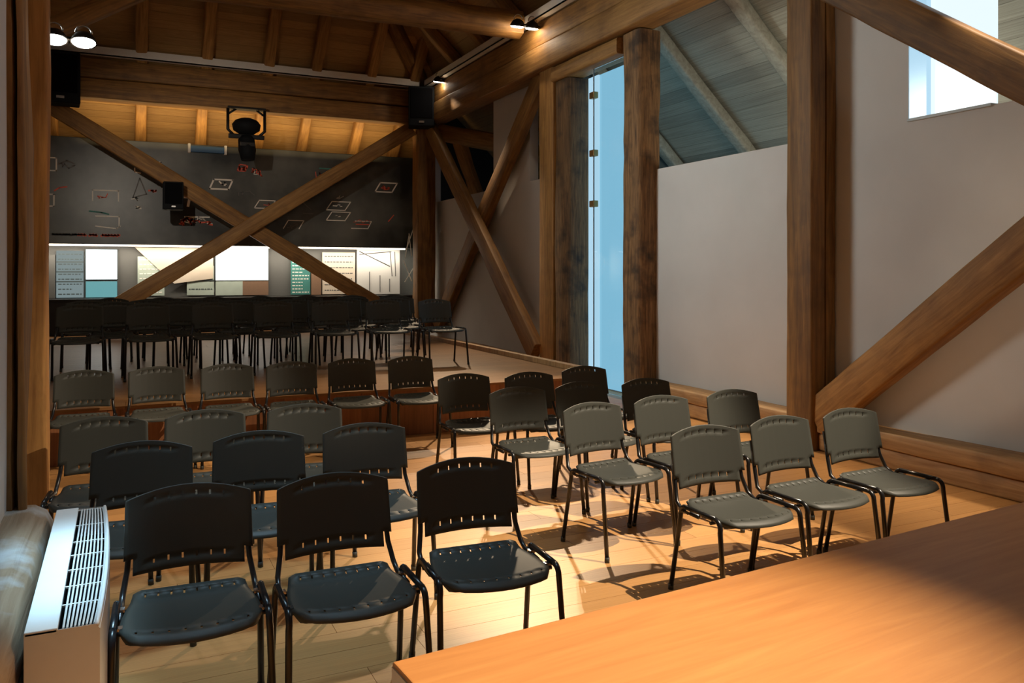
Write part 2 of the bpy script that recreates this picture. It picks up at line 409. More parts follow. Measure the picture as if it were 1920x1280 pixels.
# ------------------------------------------------------------------ heavy timber frame, right side
P, BR = 'post', 'brace'
timber('timber_post', (5.90, 5.80, 0.0), (5.90, 5.80, 5.0), 0.31, 0.32, 'timber', 'big square brown post with a long crack, right of the middle of the hall', P, rnd=0.02, wob=0.004, groove=0.02)
timber('timber_post', (5.98, 8.73, 0.0), (5.98, 8.73, 4.68), 0.34, 0.42, 'timber_dark', 'dark weathered log post on the right edge of the tall blue window', P, rnd=0.07, wob=0.016)
timber('timber_post', (5.985, 10.5, 0.0), (5.985, 10.5, 4.45), 0.37, 0.41, 'timber_dark', 'grey-brown mottled log post on the left edge of the tall blue window', P, rnd=0.05, wob=0.012)
timber('timber_post', (5.95, 10.97, 0.0), (5.95, 10.97, 4.72), 0.30, 0.44, 'timber_pale', 'smooth warm-lit square post left of the mottled log post', P, rnd=0.015, wob=0.003)
timber('timber_post', (5.75, 16.35, 0.48), (5.75, 16.35, 4.72), 0.40, 0.36, 'timber', 'brown corner post under the black loudspeaker at the back right', P, rnd=0.03)
# wall plate: two stacked beams
timber('wall_plate', (5.87, -1.2, 4.88), (5.87, 16.45, 4.88), 0.36, 0.36, 'timber_pale', 'lower long timber wall plate lying on the right-hand posts', 'beam', rnd=0.02, side=(1, 0, 0))
timber('wall_plate', (5.90, -1.2, 5.24), (5.90, 16.45, 5.24), 0.36, 0.34, 'timber', 'upper long timber wall plate stacked along the right wall top', 'beam', rnd=0.02, side=(1, 0, 0))
timber('lintel', (5.93, 8.95, 4.57), (5.93, 10.74, 4.57), 0.34, 0.21, 'timber_pale', 'short pale wooden lintel over the tall blue window, under the plate', 'beam', side=(1, 0, 0), rnd=0.03)
# X bracing
timber('diagonal_brace', (5.86, 5.66, 0.30), (5.86, 0.9, 4.05), 0.16, 0.33, 'timber_pale', 'pale diagonal brace rising to the right edge from the big cracked post', BR, side=(1, 0, 0), rnd=0.02)
timber('diagonal_brace', (5.66, 5.66, 4.42), (5.66, 0.9, 1.12), 0.16, 0.30, 'timber', 'brown diagonal brace falling across the bright window at upper right', BR, side=(1, 0, 0), rnd=0.02)
timber('diagonal_brace', (5.78, 16.1, 4.68), (5.78, 11.25, 0.42), 0.15, 0.34, 'timber_pale', 'long diagonal brace falling from the right loudspeaker to the stage edge', BR, side=(1, 0, 0), rnd=0.02)
timber('diagonal_brace', (5.92, 11.3, 4.70), (5.92, 16.0, 0.52), 0.15, 0.34, 'timber', 'diagonal brace crossing behind, from the smooth post down to the corner post', BR, side=(1, 0, 0), rnd=0.02)
# sill logs, two courses per bay
for (ya, yb, tx) in ((-1.2, 5.62, 'right of the big cracked post'), (5.98, 8.52, 'between the big cracked post and the dark log post'), (11.25, 16.1, 'below the crossed braces at the back right')):
    timber('sill_log', (5.93, ya, 0.235), (5.93, yb, 0.235), 0.28, 0.14, 'timber_sill_lit', 'upper sill log with painted lamplight, ' + tx, 'beam', rnd=0.018)
    timber('sill_log', (5.95, ya, 0.082), (5.95, yb, 0.082), 0.27, 0.155, 'timber_sill_lit', 'lower sill log on the floor, ' + tx, 'beam', rnd=0.02)
# ------------------------------------------------------------------ back truss
timber('tie_beam', (-1.6, 16.35, 4.88), (5.7, 16.35, 4.88), 0.36, 0.34, 'timber', 'lower beam of the back truss above the crossed braces', 'beam', side=(0, 1, 0), rnd=0.02)
timber('tie_beam', (-1.6, 16.35, 5.24), (5.7, 16.35, 5.24), 0.36, 0.34, 'timber', 'upper beam of the back truss under the white cable tray', 'beam', side=(0, 1, 0), rnd=0.02)
timber('diagonal_brace', (-1.25, 16.42, 4.65), (5.2, 16.42, 0.72), 0.15, 0.29, 'timber', 'back truss brace falling from the left loudspeaker to the right', BR, side=(0, 1, 0), rnd=0.02)
timber('diagonal_brace', (5.45, 16.27, 4.62), (-0.55, 16.27, 0.72), 0.15, 0.29, 'timber_pale', 'back truss brace rising from lower left to the right loudspeaker', BR, side=(0, 1, 0), rnd=0.02)
timber('tie_log', (-1.6, 11.4, 5.36), (5.55, 11.4, 5.46), 0.42, 0.42, 'timber', 'big dark round log crossing under the roof in front of the back truss', 'log', side=(0, 1, 0), rnd=0.19, wob=0.02)
timber('tie_log', (-1.2, 12.5, 6.15), (4.9, 12.5, 6.05), 0.34, 0.34, 'timber', 'second dark roof log higher up behind the first', 'log', side=(0, 1, 0), rnd=0.15, wob=0.02)
timber('knee_brace', (-1.0, 11.2, 4.38), (0.35, 11.2, 5.22), 0.2, 0.22, 'timber', 'short brace rising to the dark roof log at the upper left', BR, side=(0, 1, 0), rnd=0.03)
# crooked roof logs seen in the dark opening of the lean-to
timber('eaves_log', (6.0, 16.0, 4.55), (7.3, 14.2, 4.0), 0.34, 0.30, 'timber_pale', 'upper crooked log lit in the opening below the right loudspeaker', 'log', side=(0, 0, 1), rnd=0.1, wob=0.03)
timber('eaves_log', (6.25, 15.75, 4.5), (6.75, 15.5, 2.9), 0.26, 0.24, 'timber_pale', 'steep crooked log in the dark opening by the corner post', 'log', side=(0, 1, 0), rnd=0.09, wob=0.03)
# ------------------------------------------------------------------ left side timbers
timber('timber_post', (-0.49, 4.10, 0.66), (-0.49, 4.10, 6.4), 0.26, 0.34, 'timber', 'rough brown post at the left edge nearest the fan coil unit', P, rnd=0.02, wob=0.02, groove=0.09)
timber('timber_post', (-0.52, 5.55, 0.0), (-0.52, 5.55, 6.4), 0.27, 0.28, 'timber_pale', 'second left-hand post, just behind the rough one at the left edge', P, rnd=0.02, wob=0.008)
timber('timber_post', (-0.85, 8.75, 0.48), (-0.85, 8.75, 6.2), 0.28, 0.28, 'timber', 'farther left post that carries the two-headed spotlight', P, rnd=0.02)
timber('sill_log', (-0.37, -1.2, 0.55), (-0.37, 4.0, 0.55), 0.24, 0.24, 'timber_limed', 'upper whitewashed log along the left wall beside the fan coil unit', 'beam', rnd=0.07, wob=0.014)
timber('sill_log', (-0.38, -1.2, 0.22), (-0.38, 4.0, 0.22), 0.26, 0.40, 'timber_limed', 'lower whitewashed log at the left wall behind the fan coil unit', 'beam', rnd=0.09, wob=0.014)

# ------------------------------------------------------------------ windows
w2 = empty('window_2', (6.0, 9.5, 0), kind='structure')
sub(box('pane', (6.17, 8.95, 0.02), (6.20, 10.30, 4.46), 'win_blue'), w2)
sub(box('side_pane', (6.145, 10.02, 0.02), (6.168, 10.30, 4.46), 'glow_pale'), w2)
sub(box('glass_pane', (5.925, 8.94, 0.02), (5.935, 9.79, 4.46), 'glass'), w2)
sub(box('glass_edge', (5.920, 9.79, 0.02), (5.940, 9.80, 4.46), 'frame_pale'), w2)
for i, zz in enumerate((4.05, 3.25, 2.55)):
    sub(box('glass_clip', (5.88, 9.72, zz), (5.96, 9.84, zz + .09), 'brass', None, .01), w2)
w1 = empty('window_1', (6.14, 4.5, 2.94), kind='structure')
sub(box('pane', (6.13, 4.13, 2.96), (6.15, 4.86, 4.9), 'win_white'), w1)
sub(box('side_pane', (6.075, 4.70, 2.955), (6.13, 4.866, 4.9), 'glow_pale'), w1)  # light-blue jamb, made to glow in place of daylight falling on it
sub(box('sill', (6.05, 4.12, 2.93), (6.20, 4.87, 2.955), 'frame_pale', None, .004), w1)
sub(box('glass_clip', (6.05, 4.70, 3.62), (6.12, 4.77, 3.70), 'brass', None, .008), w1)

# ------------------------------------------------------------------ cable trays
t = tag(boxes('cable_tray', [((-1.2, 16.05, 5.44), (5.55, 16.16, 5.46)), ((-1.2, 16.05, 5.44), (5.55, 16.062, 5.59)), ((-1.2, 16.15, 5.44), (5.55, 16.162, 5.56))], 'tray'), 'white cable tray along the top of the back truss beam', 'cable tray')
t = tag(boxes('cable_tray', [((5.60, 2.0, 5.43), (5.72, 15.9, 5.45)), ((5.60, 2.0, 5.43), (5.612, 15.9, 5.56)), ((5.71, 2.0, 5.43), (5.722, 15.9, 5.56))], 'tray'), 'white cable tray along the right wall plate beside the lamps', 'cable tray')

# ------------------------------------------------------------------ spotlights with two heads
def spotlight(loc, rz, label, arm):
    e = empty('twin_spotlight', loc, rz, label=label, cat='spotlight', group='two-headed spotlights on the timbers')
    tube('arm', [(0, 0, 0), (arm, 0, 0)], 0.018, 'dark_metal', e)
    box('driver_box', (arm * .2, -0.05, -0.035), (arm * .2 + .14, 0.05, 0.035), 'dark_metal', e, .008)
    for s in (0, 1):
        x0 = arm - 0.24 * s
        h = tube('lamp_head', [(x0, 0.02, 0.075), (x0, 0.015, 0.05), (x0, 0, 0.0), (x0, -0.008, -0.03)], [0.03, 0.075, 0.105, 0.115], 'dark_metal', e, 16)
        b_ = tube('bulb', [(x0, -0.008, -0.025), (x0, -0.012, -0.045)], [0.108, 0.085], 'lamp', h, 16)
        ring = [(x0 + .07 * math.cos(a), .02, .07 + .07 * math.sin(a)) for a in [PI * k / 8 for k in range(9)]]
        tube('yoke', ring, 0.009, 'chrome', h, 6)
    pl_ = bpy.data.lights.new('lamp_glow', 'POINT'); pl_.energy = 8; pl_.color = WARM; pl_.shadow_soft_size = .06
    po = bpy.data.objects.new('lamp_glow', pl_); C.objects.link(po); po.parent = e; po.location = (arm - .12, -.02, -.14)
    return e
spotlight((5.70, 11.0, 5.34), PI, 'two-headed spotlight glaring on the right plate by the big roof log', 0.36)
spotlight((5.98, 15.1, 5.40), PI, 'two-headed spotlight above the right loudspeaker', 0.36)
spotlight((-0.97, 8.7, 3.83), 0, 'two-headed spotlight on an arm from the left post', 0.66)

# ------------------------------------------------------------------ loudspeakers
def speaker(loc, rz, w, h, d, label, tilt=0.0):
    e = empty('loudspeaker', loc, rz, label=label, cat='loudspeaker')
    bm = bmesh.new(); bm_box(bm, (-w / 2, -d / 2, -h / 2), (w / 2, d / 2, h / 2), .025, 3)
    c = link('cabinet', bm_mesh('cabinet', bm), 'black', e)
    box('grille', (-w * .42, -d / 2 - .012, -h * .30), (w * .42, -d / 2 + .002, h * .45), 'grille_black', e, .006)
    box('badge', (-w * .10, -d / 2 - .016, -h * .42), (w * .10, -d / 2 - .001, -h * .37), 'chrome', e)
    box('bracket', (-.05, d / 2 - .01, -.06), (.05, d / 2 + .12, .06), 'dark_metal', e)
    return e
speaker((5.52, 15.85, 4.98), math.radians(-18), .52, .80, .42, 'big black loudspeaker hanging at the back right corner post')
speaker((-0.92, 15.85, 4.92), math.radians(4), .60, .86, .42, 'big black loudspeaker at the far left end of the back beam')
speaker((0.86, 16.0, 3.02), 0.0, .34, .50, .30, 'small black loudspeaker hung on the back brace before the map panel')

# stage light on its cradle under the beam
e = empty('stage_light', (2.13, 16.0, 4.72), 0, label='black moving stage light in a cradle under the back beam', cat='stage light')
box('base_plate', (-.34, -.10, -.04), (.34, .10, 0.0), 'dark_metal', e, .01)
for s in (-1, 1):
    tube('cradle_arm', [(s * .33, 0, -.03), (s * .33, 0, -.42), (s * .20, 0, -.55)], .028, 'dark_metal', e)
    tube('gusset', [(s * .33, 0, -.14), (s * .18, 0, -.03)], .02, 'dark_metal', e)
box('cradle_bar', (-.32, -.04, -.58), (.32, .04, -.50), 'dark_metal', e, .012)
bm = bmesh.new()
bm_tube(bm, [(0, 0, -.20), (0, 0, -.24), (0, 0, -.32), (0, 0, -.42), (0, 0, -.50)], [.10, .20, .26, .24, .12], 16)
link('housing', bm_mesh('housing', bm), 'black', e, True)
h = tube('lamp_head', [(0, 0, -.52), (0, 0, -.60), (.01, -.03, -.80), (.02, -.05, -.98)], [.10, .15, .16, .12], 'black', e, 16)
box('handle', (-.13, -.17, -.74), (.13, -.14, -.66), 'dark_metal', h, .01)

# ------------------------------------------------------------------ black map panel with printed outlines
mp = empty('map_panel', (2.2, 17.4, 2.18), 0, label='huge black wall panel printed with white and red map outlines', cat='display panel')
bm = bmesh.new(); bm_box(bm, (-3.85, 0.0, 0.0), (3.70, 0.5, 2.0), .01)
link('panel_board', bm_mesh('panel_board', bm), 'map', mp)
def outline(pts, mat, r=0.012, close=True, dash=False, name='printed_outline'):
    # flat print on the panel face (x, z in panel space)
    bm = bmesh.new()
    P_ = [Vector((p[0], -0.003, p[1])) for p in pts]
    n = len(P_)
    for i in range(n if close else n - 1):
        a, b_ = P_[i], P_[(i + 1) % n]; d = (b_ - a)
        if d.length < 1e-4: continue
        d.normalize(); q = Vector((-d.z, 0, d.x)) * r; ex = d * r * .8
        vs = [bm.verts.new(v) for v in (a - q - ex, b_ - q + ex, b_ + q + ex, a + q - ex)]
        bm.faces.new(vs)
    bmesh.ops.recalc_face_normals(bm, faces=bm.faces)
    return link(name, bm_mesh(name, bm), mat, mp)
def scribble(cx, cz, w, h, mat, n=12, r=0.008, seed=1):
    rr = random.Random(seed); p = [(cx + rr.uniform(-w, w) / 2, cz + rr.uniform(-h, h) / 2) for _ in range(n)]
    p.sort(key=lambda q: q[0] + rr.uniform(-.05, .05))
    outline(p, mat, r, False, name='printed_scribble')
def para(cx, cz, w, h, sk, mat, r=.011, parts=(0, 1, 2, 3)):
    q = [(cx - w / 2 - sk, cz - h / 2), (cx + w / 2 - sk, cz - h / 2), (cx + w / 2 + sk, cz + h / 2), (cx - w / 2 + sk, cz + h / 2)]
    for i in parts: outline([q[i], q[(i + 1) % 4]], mat, r, False)
para(-3.42, 1.47, .30, .24, 0.0, 'ink_white', .013, (0, 1, 2))
outline([(-3.24, 1.47), (-3.10, 1.55), (-2.98, 1.50)], 'ink_grey', .012, False); scribble(-3.1, 1.47, .28, .16, 'ink_grey', 8, .008, 3)
para(-3.42, .80, .22, .22, 0.0, 'ink_white', .014, (0, 1, 2)); outline([(-3.30, .98), (-3.22, 1.04), (-3.10, 1.06)], 'ink_red', .012, False)
para(-2.45, .92, .44, .20, 0.0, 'ink_white', .010, (1, 2, 3)); scribble(-2.5, .92, .2, .12, 'ink_red', 7, .008, 4)
para(-2.42, .43, .40, .20, 0.0, 'ink_white', .010, (1, 2)); outline([(-2.62, .34), (-2.26, .30), (-2.2, .35)], 'ink_white', .010, False)
outline([(-2.72, .62), (-2.52, .60), (-2.4, .57)], 'ink_teal', .014, False)
para(-1.72, 1.50, .42, .22, .03, 'ink_white', .011, (1, 2)); outline([(-1.95, 1.47), (-1.95, 1.40), (-1.85, 1.38)], 'ink_white', .012, False)
outline([(-1.86, 1.28), (-1.98, .90), (-1.74, .98)], 'ink_grey', .010); scribble(-1.95, .88, .12, .08, 'ink_white', 6, .010, 5); scribble(-1.62, 1.04, .16, .05, 'ink_red', 7, .016, 6)
scribble(-1.86, .74, .14, .10, 'ink_white', 6, .012, 7)
outline([(-1.06, .95), (-.96, .95), (-.99, .78)], 'ink_white', .024, False)
scribble(-.85, .46, .62, .16, 'ink_red', 24, .014, 8); scribble(-.80, .50, .66, .16, 'ink_white', 16, .008, 9); outline([(-1.05, .56), (-.6, .565)], 'ink_white', .012, False)
para(-.37, 1.23, .36, .19, .04, 'ink_white', .016); scribble(-.36, 1.25, .18, .08, 'ink_white', 8, .014, 10)
scribble(.05, 1.58, .18, .10, 'ink_red', 14, .012, 11); outline([(-.06, 1.52), (.1, 1.52), (.12, 1.64), (-.02, 1.65)], 'ink_red', .010); scribble(.34, 1.52, .24, .18, 'ink_red', 12, .010, 12); scribble(.33, 1.50, .2, .12, 'ink_white', 6, .007, 13)
scribble(.12, 1.06, .40, .14, 'ink_grey', 9, .007, 14)
para(.48, .86, .32, .16, .05, 'ink_white', .010); scribble(.5, .86, .16, .06, 'ink_red', 6, .007, 15)
para(1.06, .46, .32, .17, .05, 'ink_white', .009, (1, 2, 3)); scribble(1.06, .42, .26, .12, 'ink_grey', 8, .008, 16)
outline([(1.26, .70), (1.46, .70)], 'ink_grey', .012, False); outline([(1.26, .92), (1.42, .78)], 'ink_grey', .008, False)
para(2.00, .88, .40, .18, .06, 'ink_white', .010); scribble(1.98, .89, .2, .07, 'ink_white', 7, .010, 17)
para(2.00, .66, .40, .18, .06, 'ink_white', .010); scribble(2.0, .67, .2, .06, 'ink_white', 7, .010, 18)
scribble(2.06, 1.06, .26, .10, 'ink_white', 8, .006, 19)
para(2.50, .49, .36, .16, .04, 'ink_white', .009, (0, 1, 2)); scribble(2.5, .56, .44, .08, 'ink_red', 10, .006, 20); outline([(2.38, .5), (2.66, .5)], 'ink_red', .010, False)
para(3.05, 1.32, .38, .20, .06, 'ink_white', .014); scribble(3.05, 1.32, .22, .10, 'ink_red', 9, .012, 21)
outline([(1.60, 1.66), (1.86, 1.66)], 'ink_teal', .014, False); outline([(3.1, .58), (3.22, .72)], 'ink_red', .010, False); scribble(1.58, 1.48, .14, .2, 'ink_red', 8, .007, 22)
# caption line along the lower left: too small to read, grey then red strokes
rr = random.Random(5); xx = -3.34
while xx < -2.22:
    wv = rr.uniform(.022, .045)
    if rr.random() > .12: outline([(xx, .155 + rr.uniform(0, .02)), (xx + wv * .5, .155 + .02), (xx + wv, .155 + rr.uniform(0, .02))], 'ink_grey' if xx < -2.95 else 'ink_red', .020, False, name='caption_letter')
    xx += wv + .018


# ------------------------------------------------------------------ display wall under the panel
tag(boxes('display_counter', [((-1.6, 17.25, 0.48), (5.9, 17.9, 1.11)), ((-1.6, 17.20, 1.11), (5.9, 17.92, 1.145))], 'dark_metal', None, .006), 'long dark display counter running below the lit panels', 'counter')
tag(box('light_strip', (-1.5, 17.60, 2.15), (5.75, 17.66, 2.178), 'strip'), 'thin warm light strip under the lower edge of the black map panel', 'light')
area('strip_light', (2.1, 17.55, 2.14), (2.1, 17.72, 1.2), 7.2, .06, 75, (1.0, .86, .68))
def screen(x0, x1, z0, z1, mat, label):
    e = empty('display_screen', (x0, 17.86, z0), 0, label=label, cat='screen')
    box('bezel', (-.012, .004, -.012), (x1 - x0 + .012, .06, z1 - z0 + .012), 'ink_dark', e)
    box('glowing_face', (0, -.004, 0), (x1 - x0, .004, z1 - z0), mat, e)
def text_panel(x0, x1, z0, z1, mat, label, rows=8, ink='ink_dark', fill=.9, bars=()):
    e = empty('text_panel', (x0, 17.86, z0), 0, label=label, cat='panel')
    w_, h_ = x1 - x0, z1 - z0
    box('board', (0, 0, 0), (w_, .04, h_), mat, e)
    lst = []
    for r_ in range(rows):
        zz = h_ * (1 - (r_ + .7) / (rows + .4)); xq = w_ * .07
        end = w_ * (.93 if rr.random() < fill else .6)
        while xq < end:
            q = rr.uniform(.025, .07); lst.append(((xq, -.003, zz - .010), (min(xq + q, end), -.0005, zz + .010))); xq += q + .018
    if lst: boxes('text_lines', lst, ink, e)
    for bz in bars: box('divider', (0, -.006, h_ * bz - .012), (w_, -.001, h_ * bz + .012), 'ink_dark', e)
    return e
box_ = 0
tag(box('grey_strip_panel', (-1.28, 17.85, 1.15), (-1.12, 17.91, 1.98), 'grey_panel'), 'narrow grey strip at the far left end of the lit display', 'panel')
text_panel(-1.10, -.64, 1.16, 2.06, 'pale_panel', 'pale blue-green text panel at the left end of the lit display', 9, 'ink_dark', .9, (.34, .55, .76))
screen(-.60, -.055, 1.51, 2.09, 'screen', 'small bright white screen at the left of the lit display')
screen(-.60, -.055, 1.16, 1.47, 'cyan_panel', 'glowing cyan strip below the small white screen')
text_panel(.31, .80, 1.18, 1.96, 'sage', 'sage text panel half hidden by the rising brace of the back truss', 8, 'ink_white')
e = empty('photo_panel', (.36, 17.84, 1.42), 0, label='cream slanting photo panel behind the rising back brace', cat='panel')
bm = bmesh.new(); va = [[bm.verts.new((p_[0], yy, p_[1])) for p_ in ((-.1, .72), (1.36, .72), (1.36, .10), (.62, .0))] for yy in (0, .03)]
bm.faces.new(va[0]); bm.faces.new(va[1][::-1])
for k in range(4): bm.faces.new((va[0][k], va[1][k], va[1][(k + 1) % 4], va[0][(k + 1) % 4]))
bmesh.ops.recalc_face_normals(bm, faces=bm.faces); link('board', bm_mesh('board', bm), 'cream', e)
text_panel(1.22, 1.74, 1.18, 1.78, 'sage', 'pale green photo panel left of the big bright screen', 3, 'ink_dark', .9, (.5,))
screen(1.77, 2.82, 1.48, 2.16, 'screen_warm', 'big bright white screen in the middle of the lit display')
tag(box('caption_board', (1.77, 17.84, 1.17), (2.30, 17.89, 1.46), 'sage'), 'pale green caption board under the big bright screen', 'panel')
tag(box('caption_board', (2.30, 17.84, 1.17), (2.82, 17.89, 1.46), 'brown_panel'), 'brown caption board under the right half of the big screen', 'panel')
text_panel(3.29, 3.70, 1.17, 1.98, 'ink_teal', 'dark teal text panel with white lines right of the big screen', 11, 'ink_white', .7)
tag(box('brown_strip_panel', (3.72, 17.84, 1.16), (3.93, 17.89, 1.80), 'brown_panel'), 'narrow brown panel right of the teal text panel', 'panel')
text_panel(3.96, 4.68, 1.17, 2.08, 'cream', 'cream text panel behind the falling back brace', 7, 'ink_grey', .9)
e = empty('drawing_panel', (4.72, 17.84, 1.16), 0, label='white panel with a drawing of a timber frame at the right end of the display', cat='panel')
box('board', (0, 0, 0), (.98, .05, 1.0), 'white', e)
lst = []
for a, b_ in (((.05, .95), (.75, .62)), ((.05, .88), (.78, .95)), ((.75, .95), (.80, .40)), ((.86, .95), (.88, .40)), ((.28, .05), (.28, .50)), ((.52, .05), (.52, .42)), ((.74, .05), (.74, .34))):
    p, q = Vector((a[0], 0, a[1])), Vector((b_[0], 0, b_[1])); lst.append((p, q))
bm = bmesh.new()
for p, q in lst: bm_tube(bm, [p + Vector((0, -.004, 0)), q + Vector((0, -.004, 0))], .010, 4)
link('drawing_lines', bm_mesh('drawing_lines', bm), 'ink_grey', e)
e = empty('glass_end_panel', (5.58, 17.25, 1.15), 0, label='greenish glass end panel with white crossing lines beside the corner post', cat='panel')
box('pane', (0, 0, 0), (.36, .012, 1.5), 'glass', e)
bm = bmesh.new()
for a, b_ in (((.02, .75), (.20, .30)), ((.04, .28), (.26, .62)), ((.05, .80), (.14, 1.3)), ((.14, 1.35), (.2, .85)), ((.08, 1.0), (.24, 1.45))):
    bm_tube(bm, [(a[0], -.004, a[1]), (b_[0], -.004, b_[1])], .010, 4)
link('white_lines', bm_mesh('white_lines', bm), 'ink_white', e)
e = empty('blue_box', (1.20, 17.30, 4.02), 0, label='small blue box with white end caps on top of the black map panel', cat='box')
box('case', (.05, 0, 0), (.68, .12, .12), 'blue', e, .01); box('end_cap', (0, -.01, -.02), (.05, .13, .16), 'white', e, .006); box('end_cap', (.68, -.01, -.02), (.73, .13, .16), 'white', e, .006)


# ------------------------------------------------------------------ fan coil unit
fc = empty('fan_coil_unit', (-0.24, 2.62, 0), 0, label='white floor-standing fan coil unit with a top grille by the left wall', cat='heater')
def bow(y, base=0.188, amt=0.018): return base + amt * (1 - ((y - 0.65) / 0.65) ** 2)
ys = [1.30 * i / 12 for i in range(13)]
bm = bmesh.new()
def bow_ring(z, ins):
    f = [bm.verts.new((bow(y) - ins if True else 0, y, z)) for y in ys]
    bk = [bm.verts.new((0.0, y, z)) for y in reversed(ys)]
    return f + bk
r0, r1, r2 = bow_ring(0.05, .0), bow_ring(.635, .0), bow_ring(.65, .012)
for a, b_ in ((r0, r1), (r1, r2)):
    for i in range(len(a)): bm.faces.new((a[i], a[(i + 1) % len(a)], b_[(i + 1) % len(a)], b_[i]))
bm.faces.new(r0); 
bmesh.ops.recalc_face_normals(bm, faces=bm.faces)
link('casing', bm_mesh('casing', bm), 'white', fc)
box('top_panel', (0.0, 0.0, .642), (.082, 1.30, .656), 'white', fc, .003)
box('inner_tray', (.082, .02, .52), (.185, 1.28, .54), 'grille_black', fc)
box('duct_side', (.080, .01, .53), (.084, 1.29, .642), 'grille_black', fc)
box('plinth', (.02, .04, 0.0), (.16, 1.26, .05), 'black', fc)
for i in range(9):
    f = .09 + (i + .5) / 9
    pts = []
    for y in ys[0:]:
        x0 = .092; x1 = bow(y) - .012
        pts.append((x0 + (x1 - x0) * (i + .3) / 8.6, min(max(y, .012), 1.288), .648))
    bm = bmesh.new(); bm_tube(bm, pts, .0028, 4); link('grille_slat', bm_mesh('grille_slat', bm), 'white', fc)
for y in (0.008, .20, .36, .52, .68, .84, 1.06, 1.292):
    box('grille_bar', (.082, y - .004, .640), (bow(y) - .008, y + .004, .646), 'white', fc)
bm = bmesh.new(); bm_tube(bm, [(bow(y) - .008, y, .648) for y in ys], .007, 6); link('front_rim', bm_mesh('front_rim', bm), 'white', fc, True)

# ------------------------------------------------------------------ desk in the foreground
dk = empty('desk', (0.567, 1.833, 0), math.atan2(2.044 - 1.833, 3.201 - .567), label='long orange-brown wooden desk top filling the lower right foreground', cat='desk')
bm = bmesh.new(); bm_box(bm, (0, -1.05, .67), (3.5, 0, .75), .006, 3)
link('desk_top', bm_mesh('desk_top', bm), 'desk', dk)
box('lit_edge_band', (-.004, -1.04, .676), (.001, -.008, .742), 'white', dk)  # white stands in for the light on the left end of the desk
box('side_panel', (.03, -1.0, .02), (.06, -.05, .67), 'white', dk, .003)  # left end only: the light on it is put into the white
box('side_panel', (3.40, -1.0, .02), (3.43, -.05, .67), 'desk_body', dk, .003)
box('front_panel', (.06, -.14, .12), (3.40, -.11, .67), 'desk_body', dk, .003)
box('plinth', (.04, -.95, 0.0), (3.42, -.09, .02), 'black', dk)

# ------------------------------------------------------------------ chairs
def shell(name, us, vs, fn, kill, th):
    bm = bmesh.new(); g = [[bm.verts.new(fn(u, v)) for u in us] for v in vs]
    for j in range(len(vs) - 1):
        for i in range(len(us) - 1):
            if not kill((us[i] + us[i + 1]) / 2, (vs[j] + vs[j + 1]) / 2):
                bm.faces.new((g[j][i], g[j][i + 1], g[j + 1][i + 1], g[j + 1][i]))
    bmesh.ops.delete(bm, geom=[v for v in bm.verts if not v.link_faces], context='VERTS')
    bmesh.ops.recalc_face_normals(bm, faces=bm.faces)
    bmesh.ops.solidify(bm, geom=bm.faces[:], thickness=th)
    bmesh.ops.recalc_face_normals(bm, faces=bm.faces)
    return bm_mesh(name, bm)
SL = [-.77 + .22 * i for i in range(8)]
SW = .016
us = sorted(set([-1, -.93, -.86, .86, .93, 1] + [round(s - SW, 4) for s in SL] + [round(s + SW, 4) for s in SL]))
def inslot(u): return any(abs(u - s) < SW for s in SL)
# seat: v 0 rear .. 1 front
svs = [0, .045, .085, .135, .22, .36, .52, .66, .78, .855, .895, .93, .965, 1]
def seat_fn(u, v):
    hw = .198 + .035 * math.sin(min(v, .75) / .75 * PI / 2)
    corner = 1 - max(0, (v - .86) / .14) ** 2 * .10
    dep = .355 + .055 * (1 - u * u) - .035 * (max(0, abs(u) - .84) / .16) ** 2
    z = .452 - .012 * (1 - u * u) * math.sin(PI * min(1, v * 1.1)) 
    z += .020 * max(0, 1 - v / .14) ** 1.5 - .030 * max(0, (v - .84) / .16) ** 2 - .012 * max(0, abs(u) - .88) / .12
    return (u * hw * corner, -.045 - dep * v, z)
seat_me = shell('seat', us, svs, seat_fn, lambda u, v: inslot(u) and (.045 < v < .085 or .855 < v < .895), .007)
bvs = [0, .05, .105, .17, .215, .30, .42, .55, .68, .80, .855, .915, .955, .985, 1]
def back_fn(u, s):
    hw = .232 - .006 * s
    if s > .96: hw *= 1 - .012 * ((s - .96) / .04) ** 2
    z = .515 + s * .268 + s * .038 * (1 - u * u) - (1 - s) * .006 * u * u
    y = .052 * s - .004 + .036 * (1 - u * u)
    return (u * hw, y, z)
back_me = shell('backrest', us, bvs, back_fn, lambda u, s: (inslot(u) and (.105 < s < .17 or .855 < s < .915) and abs(u) < .7) or (s < .215 and abs(u) > .86), .007)
seat_me.materials.append(M['plastic']); back_me.materials.append(M['plastic'])
for me in (seat_me, back_me):
    for p in me.polygons: p.use_smooth = True
def arc_pts(c, r, a0, a1, n=4): return [(c[0], c[1] + r * math.cos(math.radians(a0 + (a1 - a0) * i / n)), c[2] + r * math.sin(math.radians(a0 + (a1 - a0) * i / n))) for i in range(n + 1)]
